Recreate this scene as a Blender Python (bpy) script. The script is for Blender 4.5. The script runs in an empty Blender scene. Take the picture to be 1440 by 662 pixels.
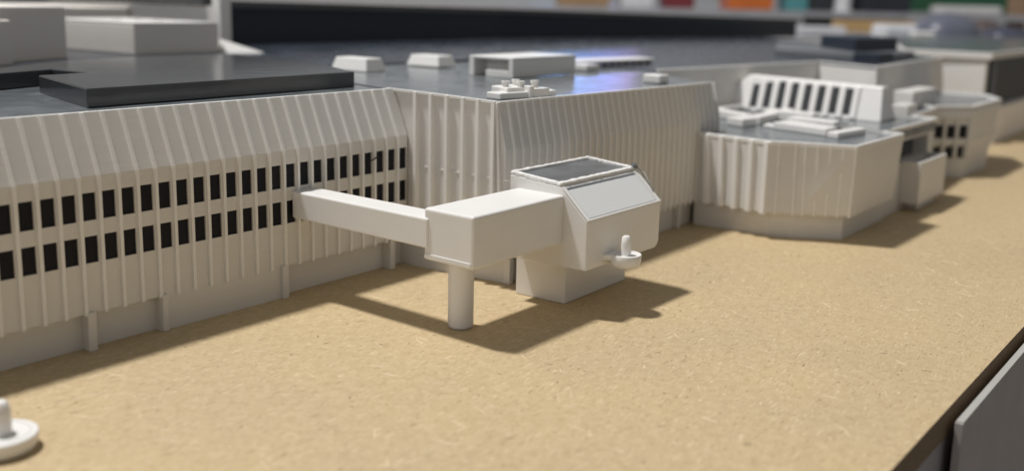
import bpy, bmesh, math, random
from mathutils import Vector, Matrix
random.seed(7)
S = 0.01                      # everything below is written in centimetres
scene = bpy.context.scene
COL = scene.collection

# ------------------------------------------------------------------ camera
Rm = ((0.6191720949215851, -0.13267973462605395, 0.7739651186519814),
      (-0.7849578540901265, -0.131704762822225, 0.6053883239311484),
      (0.021612130219838085, -0.9823695554471857, -0.1856959136811023))
right = Vector([Rm[i][0] for i in range(3)])
up = Vector([-Rm[i][1] for i in range(3)])
back = Vector([-Rm[i][2] for i in range(3)])
cam_d = bpy.data.cameras.new('camera')
cam = bpy.data.objects.new('camera', cam_d)
COL.objects.link(cam)
m = Matrix.Identity(4)
for i in range(3):
    m[i][0], m[i][1], m[i][2] = right[i], up[i], back[i]
m[2][3] = 12.0 * S
cam.matrix_world = m
cam_d.sensor_width = 36.0
cam_d.lens = 35.0
cam_d.shift_y = -66.0 / 1440.0
cam_d.clip_start = 0.01
cam_d.clip_end = 60.0
cam_d.dof.use_dof = True
cam_d.dof.focus_distance = 0.375
cam_d.dof.aperture_fstop = 7.6
scene.camera = cam

# ------------------------------------------------------------------ light
w = bpy.data.worlds.new('World'); scene.world = w; w.use_nodes = True
bg = w.node_tree.nodes['Background']
bg.inputs[0].default_value = (0.98, 0.965, 0.94, 1)
bg.inputs[1].default_value = 0.22

def lamp(name, typ, loc, target, energy, color, size, size_y=None):
    d = bpy.data.lights.new(name, typ)
    d.energy = energy; d.color = color
    if typ == 'AREA':
        d.shape = 'RECTANGLE' if size_y else 'DISK'
        d.size = size * S
        if size_y: d.size_y = size_y * S
    o = bpy.data.objects.new(name, d); COL.objects.link(o)
    o.location = Vector(loc) * S
    o.rotation_euler = (Vector(target) - Vector(loc)).to_track_quat('-Z', 'Y').to_euler()
    return o
# the ceiling lamp behind the model, and the window on the left
lamp('ceiling_lamp', 'AREA', (30 - 0.13 * 230, 25 + 0.335 * 230, 230), (30, 25, 0), 67.0, (1.0, 0.985, 0.975), 22)
lamp('side_window', 'AREA', (-260, 60, 110), (40, 25, 4), 9.0, (0.86, 0.92, 1.0), 110, 90)

lamp('wall_fill', 'AREA', (330, 240, 185), (410, 310, 60), 16.0, (0.95, 0.97, 1.0), 160, 30)  # added fill, out of view: brightens the back wall that the roofs mirror

scene.view_settings.view_transform = 'Standard'
scene.view_settings.look = 'None'
scene.view_settings.exposure = 0.0
scene.view_settings.gamma = 1.0

# ------------------------------------------------------------------ materials
def new_mat(name):
    mt = bpy.data.materials.new(name); mt.use_nodes = True
    nt = mt.node_tree
    return mt, nt, nt.nodes['Principled BSDF']
def N(nt, t, **kw):
    n = nt.nodes.new(t)
    for k, v in kw.items(): setattr(n, k, v)
    return n
def ramp(nt, stops):
    r = N(nt, 'ShaderNodeValToRGB')
    e = r.color_ramp.elements
    while len(e) < len(stops): e.new(0.5)
    for i, (p, c) in enumerate(stops):
        e[i].position = p; e[i].color = (*c, 1)
    return r
def mix(nt, a, b, fac, mode='MIX'):
    n = N(nt, 'ShaderNodeMix', data_type='RGBA', blend_type=mode)
    nt.links.new(a, n.inputs[6]); nt.links.new(b, n.inputs[7])
    if isinstance(fac, float): n.inputs[0].default_value = fac
    else: nt.links.new(fac, n.inputs[0])
    return n.outputs[2]

def printed_plastic(name, base, rough, var=0.05, layer=0.35, blotch=0.05, spec=0.5):
    """3D-printed plastic: fine horizontal layer lines and a little unevenness"""
    mt, nt, b = new_mat(name)
    L = nt.links
    geo = N(nt, 'ShaderNodeNewGeometry')
    mp = N(nt, 'ShaderNodeMapping'); mp.inputs['Scale'].default_value = (60, 60, 2600)
    L.new(geo.outputs['Position'], mp.inputs[0])
    n1 = N(nt, 'ShaderNodeTexNoise'); n1.inputs['Scale'].default_value = 1; n1.inputs['Detail'].default_value = 2
    L.new(mp.outputs[0], n1.inputs['Vector'])
    n2 = N(nt, 'ShaderNodeTexNoise'); n2.inputs['Scale'].default_value = 90; n2.inputs['Detail'].default_value = 5
    L.new(geo.outputs['Position'], n2.inputs['Vector'])
    r = ramp(nt, [(0.3, tuple(c * (1 - var) for c in base)), (0.7, tuple(min(1, c * (1 + var)) for c in base))])
    mx = N(nt, 'ShaderNodeMath', operation='MULTIPLY_ADD')
    L.new(n1.outputs[0], mx.inputs[0]); mx.inputs[1].default_value = 0.55; 
    m2 = N(nt, 'ShaderNodeMath', operation='MULTIPLY'); m2.inputs[1].default_value = 0.45
    L.new(n2.outputs[0], m2.inputs[0]); L.new(m2.outputs[0], mx.inputs[2])
    L.new(mx.outputs[0], r.inputs[0]); L.new(r.outputs[0], b.inputs['Base Color'])
    b.inputs['Roughness'].default_value = rough
    b.inputs['Specular IOR Level'].default_value = spec
    bu = N(nt, 'ShaderNodeBump'); bu.inputs['Strength'].default_value = layer; bu.inputs['Distance'].default_value = 0.0002
    L.new(n1.outputs[0], bu.inputs['Height'])
    bu2 = N(nt, 'ShaderNodeBump'); bu2.inputs['Strength'].default_value = blotch; bu2.inputs['Distance'].default_value = 0.001
    L.new(n2.outputs[0], bu2.inputs['Height']); L.new(bu.outputs[0], bu2.inputs['Normal'])
    L.new(bu2.outputs[0], b.inputs['Normal'])
    return mt

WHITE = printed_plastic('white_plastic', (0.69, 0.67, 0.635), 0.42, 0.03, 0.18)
LIT_RIB = printed_plastic('lit_rib_plastic', (0.83, 0.815, 0.785), 0.42, 0.03, 0.18)  # same plastic as the walls, coloured lighter for the light ribs catch
WHITE2 = printed_plastic('white_plastic_smooth', (0.79, 0.775, 0.745), 0.36, 0.02, 0.12)
CREAM = printed_plastic('cream_plastic', (0.86, 0.81, 0.75), 0.5, 0.03)
BLACK = printed_plastic('black_plastic', (0.010, 0.010, 0.014), 0.55, 0.1, 0.2, 0.15, 0.2)
SLAB = printed_plastic('charcoal_plastic', (0.05, 0.052, 0.056), 0.13, 0.12, 0.12, 0.12, 0.9)
NAVY = printed_plastic('navy_plastic', (0.017, 0.026, 0.042), 0.5, 0.1)
GREYP = printed_plastic('grey_plastic', (0.15, 0.16, 0.17), 0.42, 0.06)

def roof_mat(name, base, rough, streak=0.5, ang=0.0):
    mt, nt, b = new_mat(name); L = nt.links
    geo = N(nt, 'ShaderNodeNewGeometry')
    mp = N(nt, 'ShaderNodeMapping'); mp.inputs['Scale'].default_value = (120, 2400, 100)
    mp.inputs['Rotation'].default_value = (0, 0, ang)
    L.new(geo.outputs['Position'], mp.inputs[0])
    n1 = N(nt, 'ShaderNodeTexNoise'); n1.inputs['Scale'].default_value = 1; n1.inputs['Detail'].default_value = 3
    L.new(mp.outputs[0], n1.inputs['Vector'])
    n2 = N(nt, 'ShaderNodeTexNoise'); n2.inputs['Scale'].default_value = 55; n2.inputs['Detail'].default_value = 6; n2.inputs['Distortion'].default_value = 1.2
    L.new(geo.outputs['Position'], n2.inputs['Vector'])
    r = ramp(nt, [(0.35, tuple(c * 0.85 for c in base)), (0.68, tuple(c * 1.2 for c in base))])
    L.new(n2.outputs[0], r.inputs[0]); L.new(r.outputs[0], b.inputs['Base Color'])
    rr = N(nt, 'ShaderNodeMapRange'); rr.inputs['To Min'].default_value = rough * 0.75; rr.inputs['To Max'].default_value = rough * 1.3
    rr.inputs['From Min'].default_value = 0.3; rr.inputs['From Max'].default_value = 0.7
    L.new(n2.outputs[0], rr.inputs[0]); L.new(rr.outputs[0], b.inputs['Roughness'])
    bu = N(nt, 'ShaderNodeBump'); bu.inputs['Strength'].default_value = streak; bu.inputs['Distance'].default_value = 0.0001
    L.new(n1.outputs[0], bu.inputs['Height'])
    bu2 = N(nt, 'ShaderNodeBump'); bu2.inputs['Strength'].default_value = 0.25; bu2.inputs['Distance'].default_value = 0.0006
    L.new(n2.outputs[0], bu2.inputs['Height']); L.new(bu.outputs[0], bu2.inputs['Normal'])
    L.new(bu2.outputs[0], b.inputs['Normal'])
    return mt
ROOF = roof_mat('grey_roof_film', (0.135, 0.15, 0.16), 0.18)
ROOFD = roof_mat('dark_roof_film', (0.03, 0.038, 0.052), 0.24)

def mdf_mat():
    mt, nt, b = new_mat('fibreboard'); L = nt.links
    geo = N(nt, 'ShaderNodeNewGeometry')
    def noise(scale, det, sc=(1, 1, 1), rot=0.0, dist=0.0, rough=0.5):
        mp = N(nt, 'ShaderNodeMapping'); mp.inputs['Scale'].default_value = sc; mp.inputs['Rotation'].default_value = (0, 0, rot)
        L.new(geo.outputs['Position'], mp.inputs[0])
        n = N(nt, 'ShaderNodeTexNoise'); n.inputs['Scale'].default_value = scale; n.inputs['Detail'].default_value = det
        n.inputs['Distortion'].default_value = dist; n.inputs['Roughness'].default_value = rough
        L.new(mp.outputs[0], n.inputs['Vector']); return n.outputs[0]
    big = noise(14, 4)
    mid = noise(300, 6, dist=0.5, rough=0.72)
    fine = noise(2200, 3)
    c = ramp(nt, [(0.30, (0.485, 0.365, 0.208)), (0.50, (0.55, 0.425, 0.25)), (0.70, (0.61, 0.483, 0.295))])
    L.new(mid, c.inputs[0])
    cb = ramp(nt, [(0.35, (0.93, 0.93, 0.94)), (0.65, (1.0, 0.995, 0.97))]); L.new(big, cb.inputs[0])
    col = mix(nt, c.outputs[0], cb.outputs[0], 1.0, 'MULTIPLY')
    cf = ramp(nt, [(0.35, (0.88, 0.87, 0.85)), (0.65, (1, 1, 1))]); L.new(fine, cf.inputs[0])
    col = mix(nt, col, cf.outputs[0], 0.8, 'MULTIPLY')
    # pale and dark wood fibres lying every way
    for i, (rot, lo, hi, colr, sc) in enumerate(((0.3, 0.70, 0.76, (0.74, 0.60, 0.40), (0.5, 4, 1)), (1.9, 0.71, 0.77, (0.76, 0.62, 0.42), (0.5, 4, 1)),
                                                 (1.0, 0.715, 0.76, (0.20, 0.12, 0.06), (0.5, 3.5, 1)), (2.6, 0.72, 0.77, (0.22, 0.14, 0.07), (0.5, 3.5, 1)))):
        f = noise(400 + 60 * i, 1.5, sc, rot, 0.6)
        fr = ramp(nt, [(lo - 0.06, (0, 0, 0)), (hi - 0.02, (0.85, 0.85, 0.85))]); L.new(f, fr.inputs[0])
        rgb = N(nt, 'ShaderNodeRGB'); rgb.outputs[0].default_value = (*colr, 1)
        col = mix(nt, col, rgb.outputs[0], fr.outputs[0])
    # sparse dark specks
    vo = N(nt, 'ShaderNodeTexVoronoi'); vo.inputs['Scale'].default_value = 110; vo.inputs['Randomness'].default_value = 1
    L.new(geo.outputs['Position'], vo.inputs['Vector'])
    vr = ramp(nt, [(0.04, (0.8, 0.8, 0.8)), (0.075, (0, 0, 0))]); L.new(vo.outputs['Distance'], vr.inputs[0])
    gate = ramp(nt, [(0.72, (0, 0, 0)), (0.74, (1, 1, 1))])
    sep = N(nt, 'ShaderNodeSeparateColor'); L.new(vo.outputs['Color'], sep.inputs[0]); L.new(sep.outputs[0], gate.inputs[0])
    mm = N(nt, 'ShaderNodeMath', operation='MULTIPLY'); L.new(vr.outputs[0], mm.inputs[0]); L.new(gate.outputs[0], mm.inputs[1])
    dk = N(nt, 'ShaderNodeRGB'); dk.outputs[0].default_value = (0.16, 0.095, 0.05, 1)
    col = mix(nt, col, dk.outputs[0], mm.outputs[0])
    L.new(col, b.inputs['Base Color'])
    b.inputs['Roughness'].default_value = 0.58
    b.inputs['Specular IOR Level'].default_value = 0.35
    bu = N(nt, 'ShaderNodeBump'); bu.inputs['Strength'].default_value = 0.35; bu.inputs['Distance'].default_value = 0.0003
    L.new(mid, bu.inputs['Height']); L.new(bu.outputs[0], b.inputs['Normal'])
    return mt
MDF = mdf_mat()

def plain(name, base, rough=0.6, var=0.08, scale=30, emit=None):
    mt, nt, b = new_mat(name); L = nt.links
    geo = N(nt, 'ShaderNodeNewGeometry')
    n = N(nt, 'ShaderNodeTexNoise'); n.inputs['Scale'].default_value = scale; n.inputs['Detail'].default_value = 4
    L.new(geo.outputs['Position'], n.inputs['Vector'])
    r = ramp(nt, [(0.3, tuple(c * (1 - var) for c in base)), (0.7, tuple(min(1, c * (1 + var)) for c in base))])
    L.new(n.outputs[0], r.inputs[0]); L.new(r.outputs[0], b.inputs['Base Color'])
    b.inputs['Roughness'].default_value = rough
    if emit:
        b.inputs['Emission Color'].default_value = (*emit[0], 1); b.inputs['Emission Strength'].default_value = emit[1]
    return mt
MDF_EDGE = plain('fibreboard_cut_edge', (0.20, 0.135, 0.075), 0.8, 0.15, 400)
PANELM = plain('grey_laminate', (0.41, 0.36, 0.33), 0.5, 0.06, 60)
STEEL = plain('dark_steel', (0.34, 0.31, 0.30), 0.45)
FLOORM = plain('floor_vinyl', (0.30, 0.29, 0.28), 0.5, 0.1, 4)
WALLM = plain('wall_paint', (0.58, 0.59, 0.60), 0.8, 0.03, 3)

# ------------------------------------------------------------------ mesh helpers
def link_mesh(name, me, mat, parent=None, loc=(0, 0, 0), bevel=0.0, seg=2):
    o = bpy.data.objects.new(name, me); COL.objects.link(o)
    if not me.materials: me.materials.append(mat)
    o.location = Vector(loc) * S
    if parent is not None:
        o.parent = parent
        o.location = Vector(loc) * S - parent.location
    if bevel:
        bv = o.modifiers.new('bevel', 'BEVEL'); bv.width = bevel * S; bv.segments = seg; bv.limit_method = 'ANGLE'
        bv.angle_limit = math.radians(35); bv.harden_normals = False
    return o
def mesh(vs, fs, origin=(0, 0, 0)):
    o = Vector(origin)
    me = bpy.data.meshes.new('mesh')
    me.from_pydata([tuple((Vector(v) - o) * S) for v in vs], [], fs)
    me.update()
    bm = bmesh.new(); bm.from_mesh(me)
    bmesh.ops.recalc_face_normals(bm, faces=bm.faces); bm.to_mesh(me); bm.free()
    return me
def solid(name, vs, fs, mat, parent=None, bevel=0.0, seg=2):
    xs = [v[0] for v in vs]; ys = [v[1] for v in vs]; zs = [v[2] for v in vs]
    c = ((min(xs) + max(xs)) / 2, (min(ys) + max(ys)) / 2, min(zs))
    return link_mesh(name, mesh(vs, fs, c), mat, parent, c, bevel, seg)
def prism_data(poly, z0, z1, top=None):
    n = len(poly); top = top or poly
    g = lambda z, i: z[i] if isinstance(z, (list, tuple)) else z
    vs = [(p[0], p[1], g(z0, i)) for i, p in enumerate(poly)] + [(p[0], p[1], g(z1, i)) for i, p in enumerate(top)]
    fs = [tuple(range(n)), tuple(range(n, 2 * n))] + [(i, (i + 1) % n, n + (i + 1) % n, n + i) for i in range(n)]
    return vs, fs
def prism(name, poly, z0, z1, mat, parent=None, bevel=0.0, top=None, seg=2):
    vs, fs = prism_data(poly, z0, z1, top)
    return solid(name, vs, fs, mat, parent, bevel, seg)
def box(name, x0, x1, y0, y1, z0, z1, mat, parent=None, bevel=0.0, seg=2):
    return prism(name, [(x0, y0), (x1, y0), (x1, y1), (x0, y1)], z0, z1, mat, parent, bevel, None, seg)
def extrude_x(prof, x0, x1):
    n = len(prof)
    vs = [(x0, y, z) for y, z in prof] + [(x1, y, z) for y, z in prof]
    fs = [tuple(range(n)), tuple(range(n, 2 * n))] + [(i, (i + 1) % n, n + (i + 1) % n, n + i) for i in range(n)]
    return vs, fs
def empty(name, loc, label, cat, group=None):
    o = bpy.data.objects.new(name, None); COL.objects.link(o)
    o.location = Vector(loc) * S; o.empty_display_size = 0.01
    o['label'] = label; o['category'] = cat
    if group: o['group'] = group
    return o
def tag(o, label, cat, group=None):
    o['label'] = label; o['category'] = cat
    if group: o['group'] = group
    return o
def joinparts(parts):
    """parts: list of (vs, fs) -> one list"""
    V, F = [], []
    for vs, fs in parts:
        k = len(V); V += vs; F += [tuple(i + k for i in f) for f in fs]
    return V, F
def cyl_data(cx, cy, rings, n=40):
    """rings: list of (r, z) from bottom up; closed with caps"""
    vs, fs = [], []
    for r, z in rings:
        for i in range(n):
            a = 2 * math.pi * i / n
            vs.append((cx + r * math.cos(a), cy + r * math.sin(a), z))
    for k in range(len(rings) - 1):
        for i in range(n):
            j = (i + 1) % n
            fs.append((k * n + i, k * n + j, (k + 1) * n + j, (k + 1) * n + i))
    fs.append(tuple(range(n))); fs.append(tuple((len(rings) - 1) * n + i for i in range(n)))
    return vs, fs
def smooth(o, ang=40):
    for p in o.data.polygons: p.use_smooth = True
    mod = o.modifiers.new('edges', 'EDGE_SPLIT'); mod.split_angle = math.radians(ang)
    return o
def wall_strip(pts_bot, pts_top, thick=0.0):
    vs = list(pts_bot) + list(pts_top); n = len(pts_bot)
    return vs, [(i, i + 1, n + i + 1, n + i) for i in range(n - 1)]
def bar(p0, p1, w, d, out):
    """thin bar between two points, w wide along the wall, d proud along out (2D unit)"""
    p0, p1 = Vector(p0), Vector(p1); o = Vector((out[0], out[1], 0)); t = Vector((-out[1], out[0], 0))
    vs = []
    for p in (p0, p1):
        vs += [p - t * w / 2 - o * 0.05, p + t * w / 2 - o * 0.05, p + t * w * 0.36 + o * d, p - t * w * 0.36 + o * d]
    return [tuple(v) for v in vs], [(0, 1, 2, 3), (4, 5, 6, 7), (0, 1, 5, 4), (1, 2, 6, 5), (2, 3, 7, 6), (3, 0, 4, 7)]

# ================================================================== setting
t = box('tabletop', -60, 190, 7.1, 230, -0.95, 0, MDF); t['kind'] = 'structure'
t.data.materials.append(MDF_EDGE)
for p in t.data.polygons:
    if abs(p.normal.z) < 0.5: p.material_index = 1
fl = box('floor', -400, 900, -400, 800, -76, -74, FLOORM); fl['kind'] = 'structure'
# back wall of the room, square to the view
def facing(p, wdt, zz0, zz1, thick, name, mat, parent=None, bevel=0.0, ang=None):
    """upright block centred on plan point p, its broad side turned to (cos a, sin a)"""
    a = math.radians(218) if ang is None else math.radians(ang)
    o = Vector((math.cos(a), math.sin(a))); s = Vector((-o.y, o.x)); p = Vector(p)
    poly = [p + s * wdt / 2, p - s * wdt / 2, p - s * wdt / 2 - o * thick, p + s * wdt / 2 - o * thick]
    return prism(name, [tuple(q) for q in poly], zz0, zz1, mat, parent, bevel)
bw = facing((400, 300), 900, -74, 190, 8, 'back_wall', WALLM); bw['kind'] = 'structure'
lw = box('left_wall', -330, -322, -300, 560, -74, 10, WALLM); lw['kind'] = 'structure'

# side of the table under the board
tf = empty('table_frame', (90, 7, -8), 'grey laminate side panel and dark rail under the edge of the fibreboard', 'table frame')
box('side_panel', 31.0, 190, 6.60, 6.86, -14, -0.36, PANELM, tf, 0.03)
box('edging', 31.05, 190, 6.62, 6.84, -0.357, -0.33, plain('pale_edging', (0.42, 0.41, 0.38), 0.5), tf)
box('rail', -60, 188, 7.14, 9.2, -9, -0.96, STEEL, tf, 0.05)

# loose pale and dark fibres pressed into the face of the board
def fibres(name, n, wid, lo, hi, mat, seed):
    rnd = random.Random(seed); vs, fs = [], []
    for _ in range(n):
        d = 18 + 62 * rnd.random() ** 1.3; a = math.radians(rnd.uniform(5, 68))
        x, y = d * math.cos(a), d * math.sin(a)
        if y > 28.0 or y < 7.6: continue
        an = rnd.uniform(0, math.pi); bend = rnd.uniform(-0.9, 0.9); L = rnd.uniform(lo, hi); m_ = 5; ww = wid * rnd.uniform(0.6, 1.2)
        k = len(vs)
        for i in range(m_):
            t = i / (m_ - 1); q = an + bend * t
            nx, ny = -math.sin(q), math.cos(q); wv = ww * (1 - abs(2 * t - 1) ** 2 * 0.8)
            vs += [(x + nx * wv, y + ny * wv, 0.001), (x, y, 0.012), (x - nx * wv, y - ny * wv, 0.001)]
            x += math.cos(q) * L / (m_ - 1); y += math.sin(q) * L / (m_ - 1)
        for i in range(m_ - 1):
            b = k + 3 * i
            fs += [(b, b + 1, b + 4, b + 3), (b + 1, b + 2, b + 5, b + 4)]
    o = link_mesh(name, mesh(vs, fs), mat); o['kind'] = 'stuff'
    return o
tag(fibres('wood_fibres', 520, 0.022, 0.25, 1.1, plain('pale_fibre', (0.68, 0.54, 0.35), 0.6), 3), 'fine pale wood fibres in the surface of the fibreboard', 'fibres')
tag(fibres('bark_specks', 200, 0.024, 0.08, 0.32, plain('dark_fibre', (0.22, 0.14, 0.08), 0.7), 5), 'tiny dark bark specks in the surface of the fibreboard', 'specks')

# ================================================================== A: long ribbed building
A = empty('long_office_building', (20, 31, 0), 'long white ribbed model building at the left with two rows of black windows', 'building model')
AX0, AX1 = 4.6, 31.93
WX = [14.5 + 0.704 * i for i in range(-12, 25)]
WW = 0.47
YF = 31.0
def facade_with_holes(x0, x1, y, holes_x, w, zb, rows, zt, depth):
    xs = [x0]
    for h in holes_x: xs += [h, h + w]
    xs.append(x1)
    zs = [zb]
    for a, b in rows: zs += [a, b]
    zs.append(zt)
    vs, fs = [], []
    def q(*p):
        k = len(vs); vs.extend(p); fs.append((k, k + 1, k + 2, k + 3))
    for i in range(len(xs) - 1):
        for j in range(len(zs) - 1):
            a, b, c, d = xs[i], xs[i + 1], zs[j], zs[j + 1]
            if i % 2 == 1 and j % 2 == 1:
                q((a, y, c), (a, y + depth, c), (a, y + depth, d), (a, y, d))
                q((b, y, c), (b, y + depth, c), (b, y + depth, d), (b, y, d))
                q((a, y, c), (b, y, c), (b, y + depth, c), (a, y + depth, c))
                q((a, y, d), (b, y, d), (b, y + depth, d), (a, y + depth, d))
            else:
                q((a, y, c), (b, y, c), (b, y, d), (a, y, d))
    return vs, fs
ROWS = [(3.03, 3.95), (4.48, 5.42)]
vs, fs = facade_with_holes(AX0, AX1, YF, WX, WW, 1.3, ROWS, 5.98, 0.10)
k = len(vs)
# slanted upper band, underside and back so that it is a closed shell
vs += [(AX0, YF, 5.98), (AX1, YF, 5.98), (AX1, 31.85, 7.98), (AX0, 31.85, 7.98),
       (AX0, YF, 1.3), (AX1, YF, 1.3), (AX1, YF + 0.9, 1.3), (AX0, YF + 0.9, 1.3),
       (AX0, 31.9, 1.3), (AX0, 31.85, 7.98), (AX0, YF, 5.98), (AX0, YF, 1.3)]
fs += [(k, k + 1, k + 2, k + 3), (k + 4, k + 5, k + 6, k + 7), (k + 8, k + 9, k + 10, k + 11)]
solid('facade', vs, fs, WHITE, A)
box('inner_wall', AX0, AX1, 31.5, 31.7, 0.05, 5.7, WHITE, A)
# dark panes
pane = mesh(*prism_data([(0, 0), (WW + 0.06, 0), (WW + 0.06, 0.06), (0, 0.06)], 0, 0.98))
for z0, z1 in ROWS:
    for x in WX:
        link_mesh('window_pane', pane, BLACK, A, (x - 0.03, YF + 0.07, z0 - 0.03))
# ribs, one between each pair of windows
def rib_profile(yf, yk_out, zb, zk, yr, zr, out):
    return [(yf + 0.03, zb), (yf - out, zb), (yf - out, zk), (yr - out * 0.9, zr + 0.03), (yr + 0.10, zr + 0.03), (yr + 0.03, zr - 0.04), (yf + 0.03, zk)]
def rib_mesh(prof, wd):
    n = len(prof); h = wd / 2
    c = [0, 1, 1, 1, 0, 0, 0]
    vs = [(-h if not c[i] else -h * 0.78, y, z) for i, (y, z) in enumerate(prof)] + [(h if not c[i] else h * 0.78, y, z) for i, (y, z) in enumerate(prof)]
    fs = [tuple(range(n)), tuple(range(n, 2 * n))] + [(i, (i + 1) % n, n + (i + 1) % n, n + i) for i in range(n)]
    return mesh(vs, fs)
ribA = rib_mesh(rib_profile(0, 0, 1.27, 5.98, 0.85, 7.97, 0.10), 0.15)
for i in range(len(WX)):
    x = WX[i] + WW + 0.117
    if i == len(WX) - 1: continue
    link_mesh('rib', ribA, LIT_RIB, A, (x, YF, random.uniform(-0.012, 0.012)))
box('roof_rim', AX0, AX1, 31.85, 32.02, 7.86, 8.0, WHITE2, A, 0.03)
prism('roof', [(AX0, 32.05), (31.75, 32.05), (31.8, 32.25), (36, 46), (49, 66), (60, 105), (AX0, 105)], 7.6, 7.9, ROOF, A)
prism('rear_roof', [(AX0, 47), (58, 44.5), (70, 67.3), (48.4, 67.9), (56, 104), (AX0, 104)], 7.905, 7.94, ROOFD, A)
# recessed plinth with its pilasters
box('plinth', AX0, 19.3, 31.35, 31.5, 0, 1.35, WHITE, A)
box('plinth', 19.3, 25.05, 31.02, 31.5, 0, 1.35, WHITE, A)
box('plinth', 25.05, 32.0, 31.42, 31.5, 0, 1.35, WHITE, A)
for x0, x1 in ((8.2, 8.5), (16.5, 16.8), (19.32, 19.55), (24.72, 25.02), (30.75, 31.05)):
    box('pilaster', x0, x1, 30.86, 31.5, 0, 1.36, WHITE, A, 0.03)

# ================================================================== B: tall ribbed block
B = empty('tall_ribbed_block', (40, 28, 0), 'tall windowless white block with a grey roof and close vertical ribs behind the hexagonal kiosk', 'building model')
BX0, BX1, BY = 31.8, 51.05, 25.25
def zr(x): return 7.86 - 0.15 * (x - BX0) / (BX1 - BX0)
def zk(x): return 5.93 - 0.15 * (x - BX0) / (BX1 - BX0)
b0 = [(32.0, 31.3), (31.92, 28.7), (BX0, BY), (BX1, BY), (BX1 + 0.6, 33)]
bk = [(32.0, 31.9), (31.92, 28.8), (BX0, BY), (BX1, BY), (BX1 + 0.6, 33)]
bt = [(31.95, 32.3), (31.92, 29.0), (BX0, BY + 0.42), (BX1 - 0.45, BY + 0.42), (BX1 + 0.3, 33)]
P0 = [(x, y, 1.42) for x, y in b0]
P1 = [(bk[i][0], bk[i][1], z) for i, z in enumerate((5.98, 5.95, zk(BX0), zk(BX1), 5.7))]
P2 = [(bt[i][0], bt[i][1], z) for i, z in enumerate((7.97, 7.94, zr(BX0), zr(BX1), 7.7))]
v1, f1 = wall_strip(P0, P1); v2, f2 = wall_strip(P1, P2)
under = [(x, y, 1.42) for x, y in b0]
V, F = joinparts([(v1, f1), (v2, f2), (under, [(0, 1, 2, 3, 4)])])
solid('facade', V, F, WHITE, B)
prism('plinth', [(31.95, 31.35), (32.1, 28.7), (32.55, 25.75), (49.3, 25.75), (49.5, 33), (32, 33)], 0, 1.5, WHITE, B)
for x in (32.45, 38.5, 47.2):
    box('pilaster', x, x + 0.3, 25.42, 25.76, 0, 1.45, WHITE, B, 0.03)
dk = [(32.0, 32.2), (31.97, 29.0), (BX0 + 0.06, BY + 0.5), (BX1 - 0.5, BY + 0.5), (BX1 + 2.5, 31.0), (54.5, 31.4), (56, 68.2), (49.4, 68.2), (36, 46)]
prism('roof', dk, [7.5] * 9, [7.93, 7.90, zr(BX0) - 0.04, zr(BX1) - 0.04, 7.76, 7.80, 7.86, 7.88, 7.90], ROOF, B)
# front ribs
NB = 34
ribB = rib_mesh(rib_profile(0, 0, 1.40, 5.93, 0.42, 7.84, 0.09), 0.14)
for i in range(NB):
    x = BX0 + 0.55 + (BX1 - BX0 - 0.7) * i / (NB - 1)
    link_mesh('rib', ribB, LIT_RIB, B, (x, BY - 0.012 * i / NB * 10 * 0, 0 - 0.15 * (x - BX0) / (BX1 - BX0)))
# side ribs (deeper)
for k, y in enumerate((30.4, 29.45, 28.5, 27.55, 26.7, 25.85)):
    fr = (y - BY) / (30.9 - BY)
    xt = BX0 + 0.16 * fr; xb = BX0 + 0.18 * fr
    vs, fs = bar((xb, y, 1.36), (xt, y, 7.9 + 0.05 * fr), 0.24, 0.20, (-1, 0))
    solid('rib', vs, fs, LIT_RIB, B)
    vs, fs = bar((xb, y - 0.46, 4.62), (xb, y - 0.46, 4.68), 0.70, 0.05, (-1, 0))
    solid('seam_ledge', vs, fs, WHITE, B)
vs, fs = bar((BX0 + .02, BY + 0.1, 1.4), (BX0, BY + 0.45, 7.86), 0.2, 0.12, (-1, 0)); solid('corner_post', vs, fs, WHITE, B, 0.03)
rimpts = [(31.95, 32.3, 7.97), (31.92, 29.0, 7.93), (BX0, BY + 0.45, 7.87), (BX1 - 0.45, BY + 0.45, 7.73)]
rv, rf = [], []
for a, b in zip(rimpts[:-1], rimpts[1:]):
    d = (Vector(b) - Vector(a)).normalized(); nrm = Vector((-d.y, d.x, 0)).normalized() * 0.09
    k = len(rv)
    for p in (a, b):
        p = Vector(p)
        rv += [tuple(p + nrm + Vector((0, 0, -0.08))), tuple(p - nrm + Vector((0, 0, -0.08))), tuple(p - nrm + Vector((0, 0, 0.02))), tuple(p + nrm + Vector((0, 0, 0.02)))]
    rf += [(k, k + 1, k + 2, k + 3), (k + 4, k + 5, k + 6, k + 7), (k, k + 1, k + 5, k + 4), (k + 1, k + 2, k + 6, k + 5), (k + 2, k + 3, k + 7, k + 6), (k + 3, k, k + 4, k + 7)]
solid('roof_rim', rv, rf, WHITE2, B)

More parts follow.
